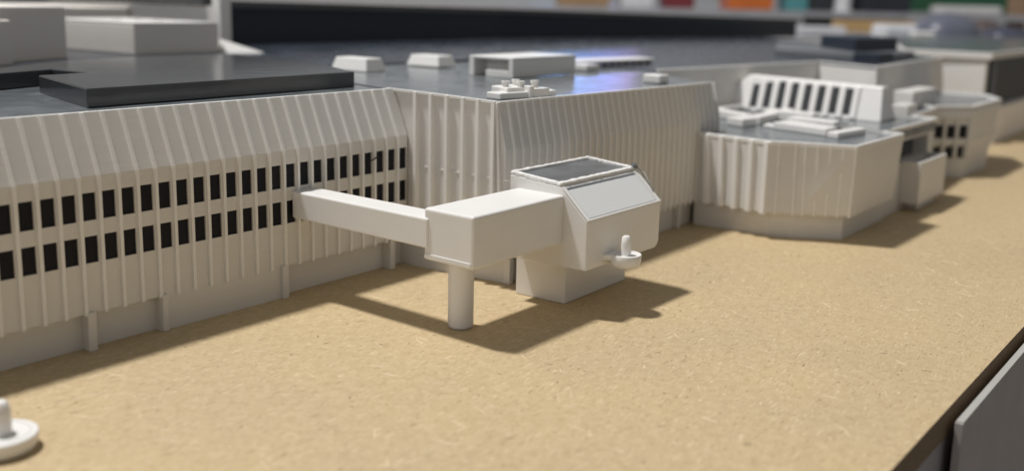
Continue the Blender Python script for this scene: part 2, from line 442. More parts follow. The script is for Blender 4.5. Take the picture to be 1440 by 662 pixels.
# ================================================================== C: faceted wing to the right
Cc = empty('faceted_wing', (53, 21, 0), 'white many-sided low wing with ribbed faces, right of the tall block', 'building model')
cp = [(48.6, 25.6), (48.15, 20.9), (48.9, 19.6), (49.9, 17.1), (57.2, 17.0), (57.4, 18.0), (59, 24)]
cpt = [(48.65, 25.6), (48.2, 20.85), (48.85, 19.6), (49.8, 16.95), (56.95, 16.85), (57.2, 17.9), (59, 24)]
cpb = [(48.7, 25.4), (48.25, 20.9), (49.0, 19.6), (50.4, 17.25), (57.3, 17.25), (57.5, 18.2), (59, 24)]
v1, f1 = wall_strip([(x, y, 1.4) for x, y in cpb], [(x, y, 5.15) for x, y in cpt])
V, F = joinparts([(v1, f1), ([(x, y, 1.4) for x, y in cpb], [tuple(range(7))])])
solid('facade', V, F, WHITE, Cc)
prism('plinth', [(48.88, 25.4), (48.95, 21.0), (49.45, 19.85), (51.0, 17.8), (57.6, 17.85), (58, 24), (50, 26)], 0, 1.45, WHITE, Cc)
def rim(name, pts, wdt, z0, z1, parent, mat=WHITE2, inward=None):
    """parapet strip that follows a polyline; wdt inward (to the left of travel)"""
    n = len(pts); P = [Vector((p[0], p[1])) for p in pts]; offs = []
    for i in range(n):
        d = []
        if i > 0: d.append((P[i] - P[i - 1]).normalized())
        if i < n - 1: d.append((P[i + 1] - P[i]).normalized())
        nn = sum((Vector((-q.y, q.x)) for q in d), Vector((0, 0))).normalized()
        c = nn.dot(Vector((-d[0].y, d[0].x)))
        offs.append(P[i] + nn * wdt / max(c, 0.4))
    vs = []
    for p, q in zip(P, offs):
        vs += [(p.x, p.y, z0), (q.x, q.y, z0), (q.x, q.y, z1), (p.x, p.y, z1)]
    fs = [(0, 1, 2, 3), tuple(4 * (n - 1) + j for j in range(4))]
    for i in range(n - 1):
        a, b = 4 * i, 4 * i + 4
        for j in range(4): fs.append((a + j, a + (j + 1) % 4, b + (j + 1) % 4, b + j))
    return solid(name, vs, fs, mat, parent, 0.03)
rim('roof_rim', [(48.63, 25.6), (48.16, 20.82), (48.82, 19.58), (49.78, 16.92), (56.97, 16.82), (57.22, 17.92), (58.4, 17.9)], 0.18, 4.95, 5.18, Cc)
prism('roof', [(49, 26), (48.42, 20.95), (49.05, 19.75), (50.05, 17.12), (56.85, 17.0), (57.2, 17.98), (59.3, 17.95), (62, 40), (49.5, 40)], 4.4, 5.0, ROOF, Cc)
# ribs on the facets
def facet_ribs(a, b, at, bt2, n, wd, d, off0=0.06, off1=0.94, z0=1.34, z1=5.1):
    a, b, at, bt2 = map(Vector, (a, b, at, bt2)); dr = (b - a).normalized(); out = (dr.y, -dr.x)
    for i in range(n):
        t = off0 + (off1 - off0) * i / (n - 1)
        p = a.lerp(b, t); q = at.lerp(bt2, t)
        vs, fs = bar((p.x, p.y, z0), (q.x, q.y, z1), wd, d, out)
        solid('rib', vs, fs, LIT_RIB, Cc)
facet_ribs(cpb[0], cpb[1], cpt[0], cpt[1], 5, 0.36, 0.18, 0.2, 0.96)
facet_ribs(cpb[1], cpb[2], cpt[1], cpt[2], 2, 0.12, 0.07, 0.3, 0.9)
facet_ribs(cpb[2], cpb[3], cpt[2], cpt[3], 5, 0.12, 0.07, 0.12, 0.98)
facet_ribs(cpb[3], cpb[4], cpt[3], cpt[4], 15, 0.10, 0.03, 0.02, 0.98)

# E: narrow annex with the balcony
Ea = empty('balcony_annex', (63, 19, 0), 'small white annex with a box balcony under a dark opening, right of the faceted wing', 'building model')
def open_front(x0, x1, y, z0, z1, hx0, hx1, hz0, hz1, depth):
    return facade_with_holes(x0, x1, y, [hx0], hx1 - hx0, z0, [(hz0, hz1)], z1, depth)
vs, fs = open_front(57.45, 67.0, 18.0, 0, 5.15, 60.2, 65.9, 2.9, 4.25, 1.0)
k = len(vs); vs += [(57.45, 18.0, 0), (57.45, 21, 0), (57.45, 21, 5.1), (57.45, 18, 5.15), (67, 18, 0), (67, 21, 0), (67, 21, 5.1), (67, 18, 5.15)]
fs += [(k, k + 1, k + 2, k + 3), (k + 4, k + 5, k + 6, k + 7)]
solid('front_wall', vs, fs, WHITE, Ea)
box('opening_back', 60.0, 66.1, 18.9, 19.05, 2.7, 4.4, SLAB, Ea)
bal, bf = joinparts([prism_data([(60.9, 16.85), (66.2, 16.85), (66.2, 17.05), (60.9, 17.05)], 0.5, 3.05),
                     prism_data([(60.9, 17.05), (61.1, 17.05), (61.1, 18.0), (60.9, 18.0)], 0.5, 3.05),
                     prism_data([(66.0, 17.05), (66.2, 17.05), (66.2, 18.0), (66.0, 18.0)], 0.5, 3.05),
                     prism_data([(61.1, 17.05), (66.0, 17.05), (66.0, 18.0), (61.1, 18.0)], 0.5, 0.8)])
solid('balcony', bal, bf, WHITE, Ea, 0.04)
box('balcony_foot', 62.0, 65.6, 17.2, 18.0, 0, 0.5, WHITE, Ea)
rim('roof_rim', [(57.4, 17.92), (67.0, 17.8), (67.3, 19.4), (74.4, 19.9)], 0.18, 4.95, 5.18, Ea)
prism('roof', [(59.32, 17.98), (66.9, 17.9), (67.2, 19.5), (74.4, 20.0), (74.4, 30), (62.02, 40)], 4.4, 5.0, ROOF, Ea)
prism('rear_wall', [(67.05, 19.45), (74.3, 19.95), (74.3, 20.4), (67.05, 20.0)], 0, 4.94, WHITE, Ea)

# D: octagonal end tower with six black windows
Dd = empty('octagonal_tower', (80, 21, 0), 'white octagonal end block with six small black windows, farthest along the row', 'building model')
dp = [(74.3, 20.15), (76.85, 17.98), (84.9, 18.0), (88.4, 19.8), (88.2, 24.6), (74.3, 24.6)]
db = [(75.4, 20.3), (76.6, 18.4), (83.0, 18.2), (86.2, 20.0), (86.2, 24), (75.4, 24)]
prism('base', db, 0, 1.25, WHITE, Dd)
dl = [(74.7, 20.2), (77.0, 18.15), (84.6, 18.15), (87.8, 19.9), (87.6, 24.2), (74.7, 24.2)]
prism('lower_storey', db, 1.2, 2.55, WHITE, Dd, 0.0, dl)
prism('upper_storey', dl, 2.55, 4.5, WHITE, Dd)
prism('cornice', dp, 4.3, 5.0, WHITE, Dd, 0.05)
prism('floor_band', [(x - .06 if x < 80 else x + .06, y - .06) for x, y in dl], 2.5, 2.8, WHITE, Dd, 0.03)
rim('roof_rim', dp + [dp[0]], 0.35, 4.99, 5.25, Dd)
prism('roof', dp, 4.999, 5.06, ROOF, Dd)
a, b = Vector(dl[0]), Vector(dl[1]); dr = (b - a).normalized(); out = Vector((dr.y, -dr.x))
for z0, z1 in ((1.45, 2.25), (2.9, 3.8)):
    for t in (0.16, 0.47, 0.78):
        pm = a.lerp(b, t)
        if z0 < 2: pm = (Vector(db[0]).lerp(Vector(db[1]), t)) * 0.45 + pm * 0.55
        q = [pm - dr * 0.33 + out * 0.07, pm + dr * 0.33 + out * 0.07, pm + dr * 0.33 - out * 0.3, pm - dr * 0.33 - out * 0.3]
        prism('window_pane', [tuple(p) for p in q], z0, z1, BLACK, Dd)
for t in (0.0, 0.31, 0.63, 0.95):
    pm = a.lerp(b, t)
    q = [pm - dr * 0.12 + out * 0.16, pm + dr * 0.12 + out * 0.16, pm + dr * 0.12 - out * 0.2, pm - dr * 0.12 - out * 0.2]
    prism('rib', [tuple(p) for p in q], 1.4, 4.7, WHITE, Dd, 0.02)

# G: rear wing
G = empty('rear_wing', (78, 30, 0), 'plain white rear wing with a grey roof, standing behind the slotted skylight', 'building model')
gp = [(54.6, 31.3), (74.3, 28.75), (71.3, 23.4), (91.6, 24.5), (125, 55.5), (84.3, 67.3), (56.1, 67.9)]
gb = [(54.6, 31.2), (73.6, 28.6), (70.9, 22.9), (93.0, 23.9), (125, 55.5), (84.3, 67.3), (56.1, 67.9)]
prism('walls', gb, 0.02, 7.80, WHITE, G, 0.0, gp)
rim('roof_rim', gp[:4], 0.25, 7.78, 7.95, G)
prism('roof', [(x, y + 0.1) for x, y in gp], 7.79, 7.86, ROOFD, G)
gs = prism('roof_slab', [(79.3, 26.0), (89.3, 26.2), (97, 34), (97, 42), (81.5, 35.5)], 7.86, 8.38, GREYP, None, 0.05)
tag(gs, 'wide grey slab lying on the roof of the rear wing', 'roof slab')
pb = empty('plant_box', (88, 31, 8.4), 'black box standing on the wide grey slab of the rear wing', 'roof box')
prism('lower_box', [(79.1, 27.9), (79.1, 25.8), (82.3, 25.75), (82.3, 27.9)], 7.865, 8.50, NAVY, pb, 0.04)
prism('upper_box', [(83.4, 29.3), (90.2, 28.0), (96.5, 33.5), (90.2, 34.9)], 8.383, 9.45, NAVY, pb, 0.04)
gc = prism('roof_box', [(72.6, 21.1), (78.3, 21.1), (78.8, 22.6), (73.0, 22.6)], 5.0, 6.25, WHITE, None, 0.08)
tag(gc, 'plain white box on the grey roof between slotted skylight and end tower', 'roof box')
gd = box('roof_box', 67.6, 69.6, 19.9, 21.0, 5.0, 5.75, WHITE, None, 0.08)
tag(gd, 'tiny white box at the right foot of the slotted skylight', 'roof box')

# F: slotted skylight
Fk = empty('slotted_skylight', (64, 25, 5), 'white wedge-shaped skylight block with eight dark slots in its sloping side', 'skylight')
vs = [(62.85, 20.1, 5.0), (65.9, 20.1, 5.0), (65.9, 32, 5.0), (62.85, 32, 5.0), (63.55, 20.35, 7.12), (64.5, 20.35, 7.12), (64.5, 29.4, 7.35), (63.55, 29.4, 7.35)]
solid('shell', vs, [(0, 1, 2, 3), (4, 5, 6, 7), (0, 1, 5, 4), (1, 2, 6, 5), (2, 3, 7, 6), (3, 0, 4, 7)], WHITE2, Fk, 0.06)
for i in range(8):
    y = 22.35 + 0.905 * i
    zt = 6.92 + 0.03 * i
    def xs(z): return 62.85 + 0.7 * (z - 5) / 2.15
    vs = []
    for z in (5.32, zt):
        x = xs(z)
        vs += [(x - 0.04, y - 0.21, z), (x - 0.04, y + 0.21, z), (x + 0.3, y + 0.21, z), (x + 0.3, y - 0.21, z)]
    solid('slot', vs, [(0, 1, 2, 3), (4, 5, 6, 7), (0, 1, 5, 4), (1, 2, 6, 5), (2, 3, 7, 6), (3, 0, 4, 7)], GREYP if False else SLAB, Fk)
for i in range(9):
    y = 21.9 + 0.905 * i
    vs = []
    for z in (5.1, 7.05):
        x = xs(z)
        vs += [(x - 0.12, y - 0.2, z), (x - 0.12, y + 0.2, z), (x + 0.1, y + 0.2, z), (x + 0.1, y - 0.2, z)]
    solid('mullion', vs, [(0, 1, 2, 3), (4, 5, 6, 7), (0, 1, 5, 4), (1, 2, 6, 5), (2, 3, 7, 6), (3, 0, 4, 7)], WHITE2, Fk, 0.03)

# ducts on the faceted wing
du = empty('roof_duct', (55.5, 21.5, 5), 'low white duct box with a cross arm in front of the slotted skylight', 'roof duct')
prism('duct_box', [(53.5, 20.0), (54.9, 19.9), (56.2, 23.2), (54.4, 23.5)], 5.0, 5.42, WHITE2, du, 0.06)
prism('cross_arm', [(56.3, 20.6), (57.6, 20.7), (58.0, 23.6), (56.6, 23.6)], 5.0, 5.5, WHITE2, du, 0.06)
prism('end_cap', [(54.45, 23.4), (55.4, 23.3), (55.5, 24.3), (54.7, 24.2)], 5.0, 5.2, WHITE2, du, 0.05)
o = tag(prism('roof_bar', [(52.9, 19.1), (56.3, 18.75), (56.5, 19.4), (53.1, 19.8)], 5.0, 5.33, WHITE2, None, 0.06), 'short white bar on the roof edge of the faceted wing', 'roof bar')
fr = empty('roof_frame', (59, 27, 5), 'low white open frame on the roof beside the corner of the tall ribbed block', 'roof frame')
prism('frame_rail', [(55.7, 24.9), (62.3, 25.4), (62.4, 26.2), (55.8, 25.8)], 5.0, 5.45, WHITE2, fr, 0.05)
prism('frame_rail', [(55.9, 25.9), (57.0, 26.0), (60.5, 31.6), (59.0, 31.6)], 5.0, 5.45, WHITE2, fr, 0.05)
prism('frame_rail', [(59.2, 31.0), (66.5, 31.2), (66.3, 32.2), (59.6, 32.2)], 5.0, 5.6, WHITE2, fr, 0.05)
prism('frame_plate', [(60.0, 29.5), (64.4, 29.2), (63.9, 30.8), (60.7, 30.9)], 5.0, 5.35, WHITE2, fr, 0.05)
tag(prism('roof_box', [(53.6, 25.0), (54.9, 24.7), (55.3, 25.7), (54.1, 26.3)], 5.0, 5.5, WHITE2, None, 0.08), 'little white box on the grey roof right against the corner of the tall ribbed block', 'roof box')
tag(prism('roof_box', [(58.6, 22.8), (59.6, 22.8), (60.0, 26.0), (59.0, 26.1)], 5.0, 5.6, WHITE2, None, 0.08), 'narrow white box close below the slots of the skylight', 'roof box')

# ================================================================== link walkway
Lk = empty('covered_walkway', (27, 23, 0), 'white bridge running from the window wall to a boxy gatehouse on one round pillar', 'walkway')
solid('bridge', *prism_data([(25.35, 23.6), (26.55, 23.6), (26.55, 31.02), (25.35, 31.02)], 3.22, 4.32), WHITE2, Lk, 0.07)
gh = [(25.42, 21.52), (30.85, 21.55), (30.85, 23.85), (25.42, 23.85)]
solid('gatehouse', *prism_data(gh, 2.78, 4.68), WHITE2, Lk, 0.10, 3)
box('gatehouse_lip', 25.395, 25.6, 21.62, 23.8, 2.84, 3.02, WHITE2, Lk, 0.02)
py = solid('pillar', *cyl_data(26.86, 23.30, [(0.36, 0), (0.44, 0.05), (0.48, 0.16), (0.48, 2.85)], 48), WHITE2, Lk); smooth(py)

# ================================================================== kiosk
Kk = empty('hexagonal_kiosk', (33.5, 22.2, 0), 'white angular kiosk on a small base with a sloping front panel and dark inset roof', 'kiosk model')
prof = [(20.42, 1.86), (20.42, 3.80), (21.72, 5.00), (24.2, 5.2), (24.2, 1.78)]
body = solid('body', *extrude_x(prof, 30.8, 36.3), WHITE2, Kk, 0.06, 3)
bm = bmesh.new(); bm.from_mesh(body.data)
xm = max(v.co.x for v in bm.verts); zm = min(v.co.z for v in bm.verts)
es = [e for e in bm.edges if all(abs(v.co.x - xm) < 1e-6 and v.co.z < zm + 0.0015 for v in e.verts)]
bmesh.ops.bevel(bm, geom=es, offset=0.0038, segments=6, affect='EDGES', profile=0.5)
bm.to_mesh(body.data); bm.free()
prism('base', [(31.8, 22.05), (36.55, 22.15), (36.5, 24.5), (31.65, 24.45)], 0, 1.9, WHITE2, Kk, 0.05)
def wobble(o):
    m1 = o.modifiers.new('segments', 'SUBSURF'); m1.subdivision_type = 'SIMPLE'; m1.levels = m1.render_levels = 5
    m2 = o.modifiers.new('uneven', 'DISPLACE'); m2.texture = WOB; m2.strength = 0.0006; m2.mid_level = 0.5
    return o
WOB = bpy.data.textures.new('wobble', 'CLOUDS'); WOB.noise_scale = 0.0018; WOB.noise_depth = 2
# inset roof film, raised rim round it
def slab_on(p0, p1, p2, p3, th, name, mat, bevel=0.02):
    P = [Vector(p) for p in (p0, p1, p2, p3)]; n = (P[1] - P[0]).cross(P[3] - P[0]).normalized()
    if n.z < 0: n = -n
    vs = [tuple(p) for p in P] + [tuple(p + n * th) for p in P]
    return solid(name, vs, [(0, 1, 2, 3), (4, 5, 6, 7), (0, 1, 5, 4), (1, 2, 6, 5), (2, 3, 7, 6), (3, 0, 4, 7)], mat, Kk, bevel)
def rt(x, y): return (x, y, 5.0 + (y - 21.72) / 2.48 * 0.2 + 0.0)
slab_on(rt(31.0, 21.95), rt(36.1, 21.95), rt(36.1, 24.02), rt(31.0, 24.02), 0.035, 'roof_film', roof_mat('kiosk_roof_film', (0.13, 0.135, 0.14), 0.4), 0.0)
for (a, b, c, d) in (((30.8, 21.72), (36.3, 21.72), (36.3, 21.96), (30.8, 21.96)), ((30.8, 24.0), (36.3, 24.0), (36.3, 24.2), (30.8, 24.2)),
                     ((30.8, 21.96), (31.03, 21.96), (31.03, 24.0), (30.8, 24.0)), ((36.08, 21.96), (36.3, 21.96), (36.3, 24.0), (36.08, 24.0))):
    wobble(slab_on(rt(*a), rt(*b), rt(*c), rt(*d), 0.13, 'roof_edge', WHITE2, 0.035))
def sl(x, t): return (x, 20.42 + 1.30 * t, 3.80 + 1.20 * t)
slab_on(sl(31.05, 0.07), sl(36.05, 0.07), sl(36.05, 0.86), sl(31.05, 0.86), 0.03, 'sloping_panel', printed_plastic('satin_panel', (0.74, 0.75, 0.74), 0.25, 0.02, 0.05, 0.1), 0.015)
slab_on(sl(31.05, 0.865), sl(36.05, 0.865), sl(36.05, 0.93), sl(31.05, 0.93), 0.004, 'panel_groove', GREYP, 0.0)
for x0, x1 in ((30.8, 31.0), (36.1, 36.3)):
    slab_on(sl(x0, 0.0), sl(x1, 0.0), sl(x1, 0.97), sl(x0, 0.97), 0.05, 'panel_edge', WHITE2, 0.02)
slab_on(sl(31.0, 0.0), sl(36.1, 0.0), sl(36.1, 0.05), sl(31.0, 0.05), 0.05, 'panel_edge', WHITE2, 0.02)
# blob and stray strings of filament at the right corner
bm = bmesh.new()
bmesh.ops.create_icosphere(bm, subdivisions=2, radius=0.0013)
for v in bm.verts: v.co += Vector((random.uniform(-1, 1), random.uniform(-1, 1), random.uniform(-1, 1))) * 0.0004
me = bpy.data.meshes.new('mesh'); bm.to_mesh(me); bm.free()
link_mesh('filament_blob', me, GREYP, Kk, (36.22, 21.72, 5.17))
def tube(name, pts, r, mat, parent, res=6):
    vs, fs = [], []; n = 6
    for i, p in enumerate(pts):
        p = Vector(p); d = (Vector(pts[min(i + 1, len(pts) - 1)]) - Vector(pts[max(i - 1, 0)])).normalized()
        u = d.cross(Vector((0, 0, 1)));  u = u.normalized() if u.length > 1e-4 else Vector((1, 0, 0)); v = d.cross(u)
        for k in range(n):
            a = 2 * math.pi * k / n
            vs.append(tuple(p + (u * math.cos(a) + v * math.sin(a)) * r))
    for i in range(len(pts) - 1):
        for k in range(n):
            j = (k + 1) % n; fs.append((i * n + k, i * n + j, i * n + n + j, i * n + n + k))
    fs += [tuple(range(n)), tuple((len(pts) - 1) * n + k for k in range(n))]
    return solid(name, vs, fs, mat, parent)
tube('filament_string', [(36.25, 21.75, 5.2), (36.3, 21.5, 5.02), (36.36, 21.25, 4.72), (36.3, 21.0, 4.5), (36.2, 20.75, 4.2)], 0.022, GREYP, Kk)
tube('filament_string', [(36.0, 21.8, 5.16), (36.3, 21.62, 5.0), (36.42, 21.35, 4.9), (36.4, 21.1, 4.55)], 0.018, WHITE2, Kk)

tube('stray_hair', [(29.3, 30.84, 5.12), (29.5, 30.80, 5.09), (29.75, 30.80, 5.16), (30.0, 30.84, 5.24)], 0.03, BLACK, A)
def dish(name, cx, cy, z0, r, h, pin_r, pin_h, parent, fl=0.80):
    rings = [(r * 0.78, z0), (r * 0.9, z0 + h * 0.12), (r * 0.97, z0 + h * 0.4), (r, z0 + h * 0.93), (r * 0.97, z0 + h), (r * 0.80, z0 + h), (r * 0.78, z0 + h * (fl + 0.08)), (r * 0.76, z0 + h * fl), (0.02, z0 + h * fl)]
    d = solid(name, *cyl_data(cx, cy, rings, 48), WHITE2, parent); smooth(d)
    rings = [(pin_r * 0.98, z0 + h * 0.6), (pin_r, z0 + pin_h * 0.75), (pin_r * 0.86, z0 + pin_h * 0.95), (pin_r * 0.6, z0 + pin_h)]
    return d, cyl_data(cx, cy, rings, 28)
dd, pin = dish('dish', 32.62, 19.78, 1.84, 0.62, 0.50, 0.20, 1.22, Kk, 0.9)
smooth(solid('pin', *pin, WHITE2, Kk))
vs, fs = prism_data([(32.15, 20.05), (32.6, 20.3), (32.6, 20.5), (31.9, 20.5)], 2.1, 2.33)
solid('bracket', vs, fs, WHITE2, Kk, 0.04)
St = empty('round_bollard', (11.21, 25.63, 0), 'white round disc with an upright pin standing alone at the near left corner', 'disc with pin')
dd, pin = dish('disc', 11.15, 25.7, 0.0, 0.92, 0.48, 0.28, 1.36, St, 0.97)
smooth(solid('pin', *pin, WHITE2, St))

# ================================================================== things on the big roofs
sn = prism('roof_slab', [(18.4, 33.6), (31.75, 34.2), (33.6, 38.2), (34.1, 41.1), (35.4, 47.8), (34.3, 48.5), (29.6, 48.9), (25.0, 47.5), (23.4, 46.6), (20.3, 44.4), (12, 43.6), (12, 40.4), (19.2, 41.9), (22.0, 43.0), (22.1, 40.2), (19.9, 40.0)], 7.9, 8.60, SLAB, None, 0.05)
tag(sn, 'large charcoal slab with a notch lying on the roof of the long building', 'roof slab')
def hip(name, cx, cy, wx, wy, z0, z1, ins, label):
    b = [(cx - wx, cy - wy), (cx + wx, cy - wy), (cx + wx, cy + wy), (cx - wx, cy + wy)]
    tp = [(cx - wx + ins, cy - wy + ins), (cx + wx - ins, cy - wy + ins), (cx + wx - ins, cy + wy - ins), (cx - wx + ins, cy + wy - ins)]
    return tag(prism(name, b, z0, z1, WHITE2, None, 0.05, tp), label, 'roof box')
hip('roof_hatch', 39.3, 42.0, 0.8, 1.45, 7.9, 8.62, 0.22, 'low white hatch box just behind the right end of the thick charcoal slab')
hip('roof_hatch', 45.7, 42.3, 0.85, 1.35, 7.9, 8.56, 0.22, 'low white hatch box nearest to the left of the open vent housing')
vh = empty('vent_housing', (45.5, 35.5, 7.85), 'long white vent housing with an open end on the roof of the tall ribbed block', 'roof vent')
vx0, vx1, vy0, vy1 = 42.3, 48.2, 33.2, 36.3
vt = 8.95
box('top_plate', vx0, vx1, vy0, vy1, vt - 0.14, vt, WHITE2, vh, 0.04)
box('side_wall', vx0, vx1, vy0, vy0 + 0.3, 7.85, vt - 0.142, WHITE2, vh, 0.03)
box('side_wall', vx0, vx1, vy1 - 0.35, vy1, 7.85, vt - 0.142, WHITE2, vh, 0.03)
box('rear_wall', vx0 + 1.0, vx0 + 1.2, vy0 + 0.3, vy1 - 0.35, 7.85, vt - 0.142, CREAM, vh)
box('sill', vx0, vx0 + 0.3, vy0 + 0.3, vy1 - 1.2, 7.85, 8.22, WHITE2, vh, 0.03)
fc = empty('fan_cluster', (33.5, 26.8, 7.85), 'cluster of white ducts with little round fans at the tall block roof corner', 'roof fans')
zb = 7.84
prism('duct', [(32.75, 26.35), (34.4, 26.1), (34.6, 26.9), (32.9, 27.25)], zb, zb + 0.28, WHITE2, fc, 0.05)
prism('duct', [(33.4, 26.5), (34.9, 26.3), (35.3, 27.6), (33.9, 27.8)], zb, zb + 0.46, WHITE2, fc, 0.05)
prism('duct', [(34.6, 25.95), (35.6, 25.85), (35.7, 26.7), (34.8, 26.8)], zb, zb + 0.40, WHITE2, fc, 0.05)
prism('duct', [(34.35, 25.98), (34.62, 25.96), (34.7, 26.4), (34.4, 26.4)], zb, zb + 0.52, WHITE2, fc, 0.04)
prism('duct', [(35.7, 25.95), (36.2, 25.9), (36.3, 26.6), (35.8, 26.6)], zb, zb + 0.26, WHITE2, fc, 0.05)
prism('duct', [(36.1, 26.3), (36.5, 26.3), (36.9, 27.6), (36.2, 27.6)], zb, zb + 0.25, WHITE2, fc, 0.05)
for fx, fy in ((33.9, 27.0), (34.45, 26.6), (35.0, 27.3), (35.2, 26.4)):
    f = solid('fan', *cyl_data(fx, fy, [(0.15, zb + 0.3), (0.15, zb + 0.60), (0.19, zb + 0.61), (0.19, zb + 0.70), (0.12, zb + 0.71), (0.11, zb + 0.66)], 18), WHITE2, fc); smooth(f)
lt = empty('louvre_strip', (56, 35, 7.85), 'long low white louvred strip on the roof to the right of the open vent housing', 'roof louvre')
prism('cover', [(51.3, 36.2), (60.4, 35.0), (61.2, 36.8), (53.0, 38.6)], 8.12, 8.26, WHITE2, lt, 0.04)
for i in range(12):
    t = i / 11
    cx, cy = 51.9 + 8.2 * t, 36.35 - 1.1 * t
    box('slat', cx, cx + 0.4, cy, cy + 0.3, 7.85, 8.118, WHITE2, lt)
tag(box('roof_box', 50.9, 52.3, 34.2, 35.6, 7.82, 8.2, WHITE2, None, 0.06), 'tiny white box between the vent housing and the long louvred strip', 'roof box')
tag(box('roof_box', 47.1, 48.1, 26.9, 28.0, 7.74, 8.2, WHITE2, None, 0.08), 'small white cube near the far front edge of the tall block roof', 'roof box')

# dark hall behind
Ih = empty('dark_hall', (85, 65, 7.86), 'long navy hall with a dark flat roof, running across the background', 'building model')
ipl = [(48.6, 68.0), (84.3, 67.6), (131.0, 54.2), (140, 90), (60, 110)]
prism('walls', ipl, [7.86] * 5, [10.92, 10.55, 9.9, 9.9, 10.6], NAVY, Ih)
il = [(48.3, 67.7), (84.2, 67.3), (131.3, 53.9), (140.3, 90), (59.8, 110.3)]
prism('light_line', il, [10.93, 10.56, 9.91, 9.91, 10.61], [10.99, 10.61, 9.95, 9.95, 10.66], GREYP, Ih)
prism('roof', il, [11.0, 10.62, 9.96, 9.96, 10.67], [11.46, 11.08, 10.28, 10.28, 10.9], SLAB, Ih)
e = empty('gable_end', (46.5, 75, 7.86), 'pale end wall with a white corner post, left of the dark hall', 'wall model')
box('post', 45.6, 46.6, 63.6, 64.6, 7.9, 12.3, WHITE2, e, 0.05)
box('wall', 46.2, 46.5, 64.6, 112, 7.9, 11.05, WHITE, e)
box('coping', 45.95, 46.75, 66.2, 112, 11.06, 11.75, SLAB, e)
tag(solid('roof_light', [(42.7, 59.4, 7.9), (45.1, 57.6, 7.9), (45.5, 60.5, 7.9), (43.0, 61, 7.9), (43.0, 60.0, 8.85), (43.1, 60.6, 8.85)], [(0, 1, 2, 3), (0, 1, 4), (1, 2, 5, 4), (2, 3, 5), (3, 0, 4, 5)], WHITE2, None, 0.03), 'small white pyramid at the foot of the white corner post', 'roof light')
Jb = empty('flat_topped_block', (39.5, 64, 7.9), 'cream block with a pale flat top standing behind the thick charcoal slab', 'building model')
box('walls', 36.1, 42.6, 59.6, 71.5, 7.9, 9.93, CREAM, Jb, 0.12)
box('top_cover', 36.1, 42.6, 59.6, 71.5, 9.93, 10.02, WHITE2, Jb, 0.03)
for cxy in ((38.0, 65.0), (40.0, 63.0), (40.2, 66.0)):
    smooth(solid('roof_knob', *cyl_data(cxy[0], cxy[1], [(0.35, 10.0), (0.35, 10.1), (0.2, 10.12)], 16), WHITE2, Jb))
Kb = empty('beige_block', (36, 78, 7.9), 'tall beige block at the top left corner behind the cream flat-topped block', 'building model')
box('walls', 30.5, 46.0, 76.6, 90, 7.9, 10.72, CREAM, Kb, 0.1)
prism('front_wing', [(20, 53.6), (31.3, 59.1), (31.3, 70), (20, 70)], 7.9, 11.05, CREAM, Kb, 0.1)
prism('annex', [(18, 51.2), (26.2, 55.3), (25.6, 56.3), (18, 52.6)], 7.9, 10.35, CREAM, Kb, 0.1)

# H: block with black fins at the far right
Hh = empty('finned_block', (120, 28, 0), 'white block with a long dark finned front at the right edge of the picture', 'building model')
prism('walls', [(98.6, 22.5), (99.6, 30.0), (180, 60), (180, 22.5)], 3.2, 8.12, WHITE, Hh)
prism('base', [(98.2, 21.2), (180, 21.2), (180, 40), (99, 30)], 0, 3.3, CREAM, Hh, 0.1)
prism('cornice', [(98.3, 22.0), (99.2, 30.3), (180, 60.5), (180, 22.0)], 7.6, 8.2, WHITE, Hh, 0.05)
box('dark_front', 99.6, 179, 22.30, 22.495, 3.4, 7.59, BLACK, Hh)
fin = mesh(*prism_data([(0, 0), (0.35, 0), (0.35, 0.4), (0, 0.4)], 0, 4.1))
for i in range(46):
    link_mesh('fin', fin, GREYP, Hh, (99.8 + 1.3 * i, 21.9, 3.4))
prism('roof', [(98.6, 22.3), (99.6, 30.1), (180, 60), (180, 22.3)], 8.202, 8.27, ROOF, Hh)

# ================================================================== background, well out of focus
ft = empty('back_table', (260, 110, 0), 'pale table far behind the model with storage bins on it', 'table')
facing((212, 136), 420, 9.4, 10.8, 150, 'tabletop_board', plain('pale_laminate', (0.42, 0.42, 0.44), 0.4), ft)
for s in (-190, 190):
    a = math.radians(218); sv = Vector((-math.sin(a), math.cos(a)))
    q = Vector((225, 146)) + sv * s
    box('leg', q.x - 3, q.x + 3, q.y - 3, q.y + 3, -74, 9.4, STEEL, ft)
def D(px, py, d):
    """plan position and height of the thing seen in that direction, d centimetres off"""
    v = [(Rm[i][0] * (px - 720) + Rm[i][1] * (py - 265) + Rm[i][2] * 1400) / 1400 for i in range(3)]
    return v[0] * d, v[1] * d, 12 + v[2] * d
def bin_(name, x, y, wd, h, dp, mat, label, cat, lid=True):
    e = empty(name, (x, y, 10.8), label, cat)
    a = math.radians(218); o = Vector((math.cos(a), math.sin(a))); s = Vector((-o.y, o.x)); p = Vector((x, y))
    def q(w2, d2): return [tuple(p + s * w2 / 2), tuple(p - s * w2 / 2), tuple(p - s * w2 / 2 - o * d2), tuple(p + s * w2 / 2 - o * d2)]
    prism('bin_body', q(wd * 0.88, dp), 10.8, 10.8 + h * 0.82, mat, e, 0.2, q(wd * 0.97, dp))
    if lid: prism('lid', q(wd, dp + 1), 10.8 + h * 0.82, 10.8 + h, mat, e, 0.2)
    return e
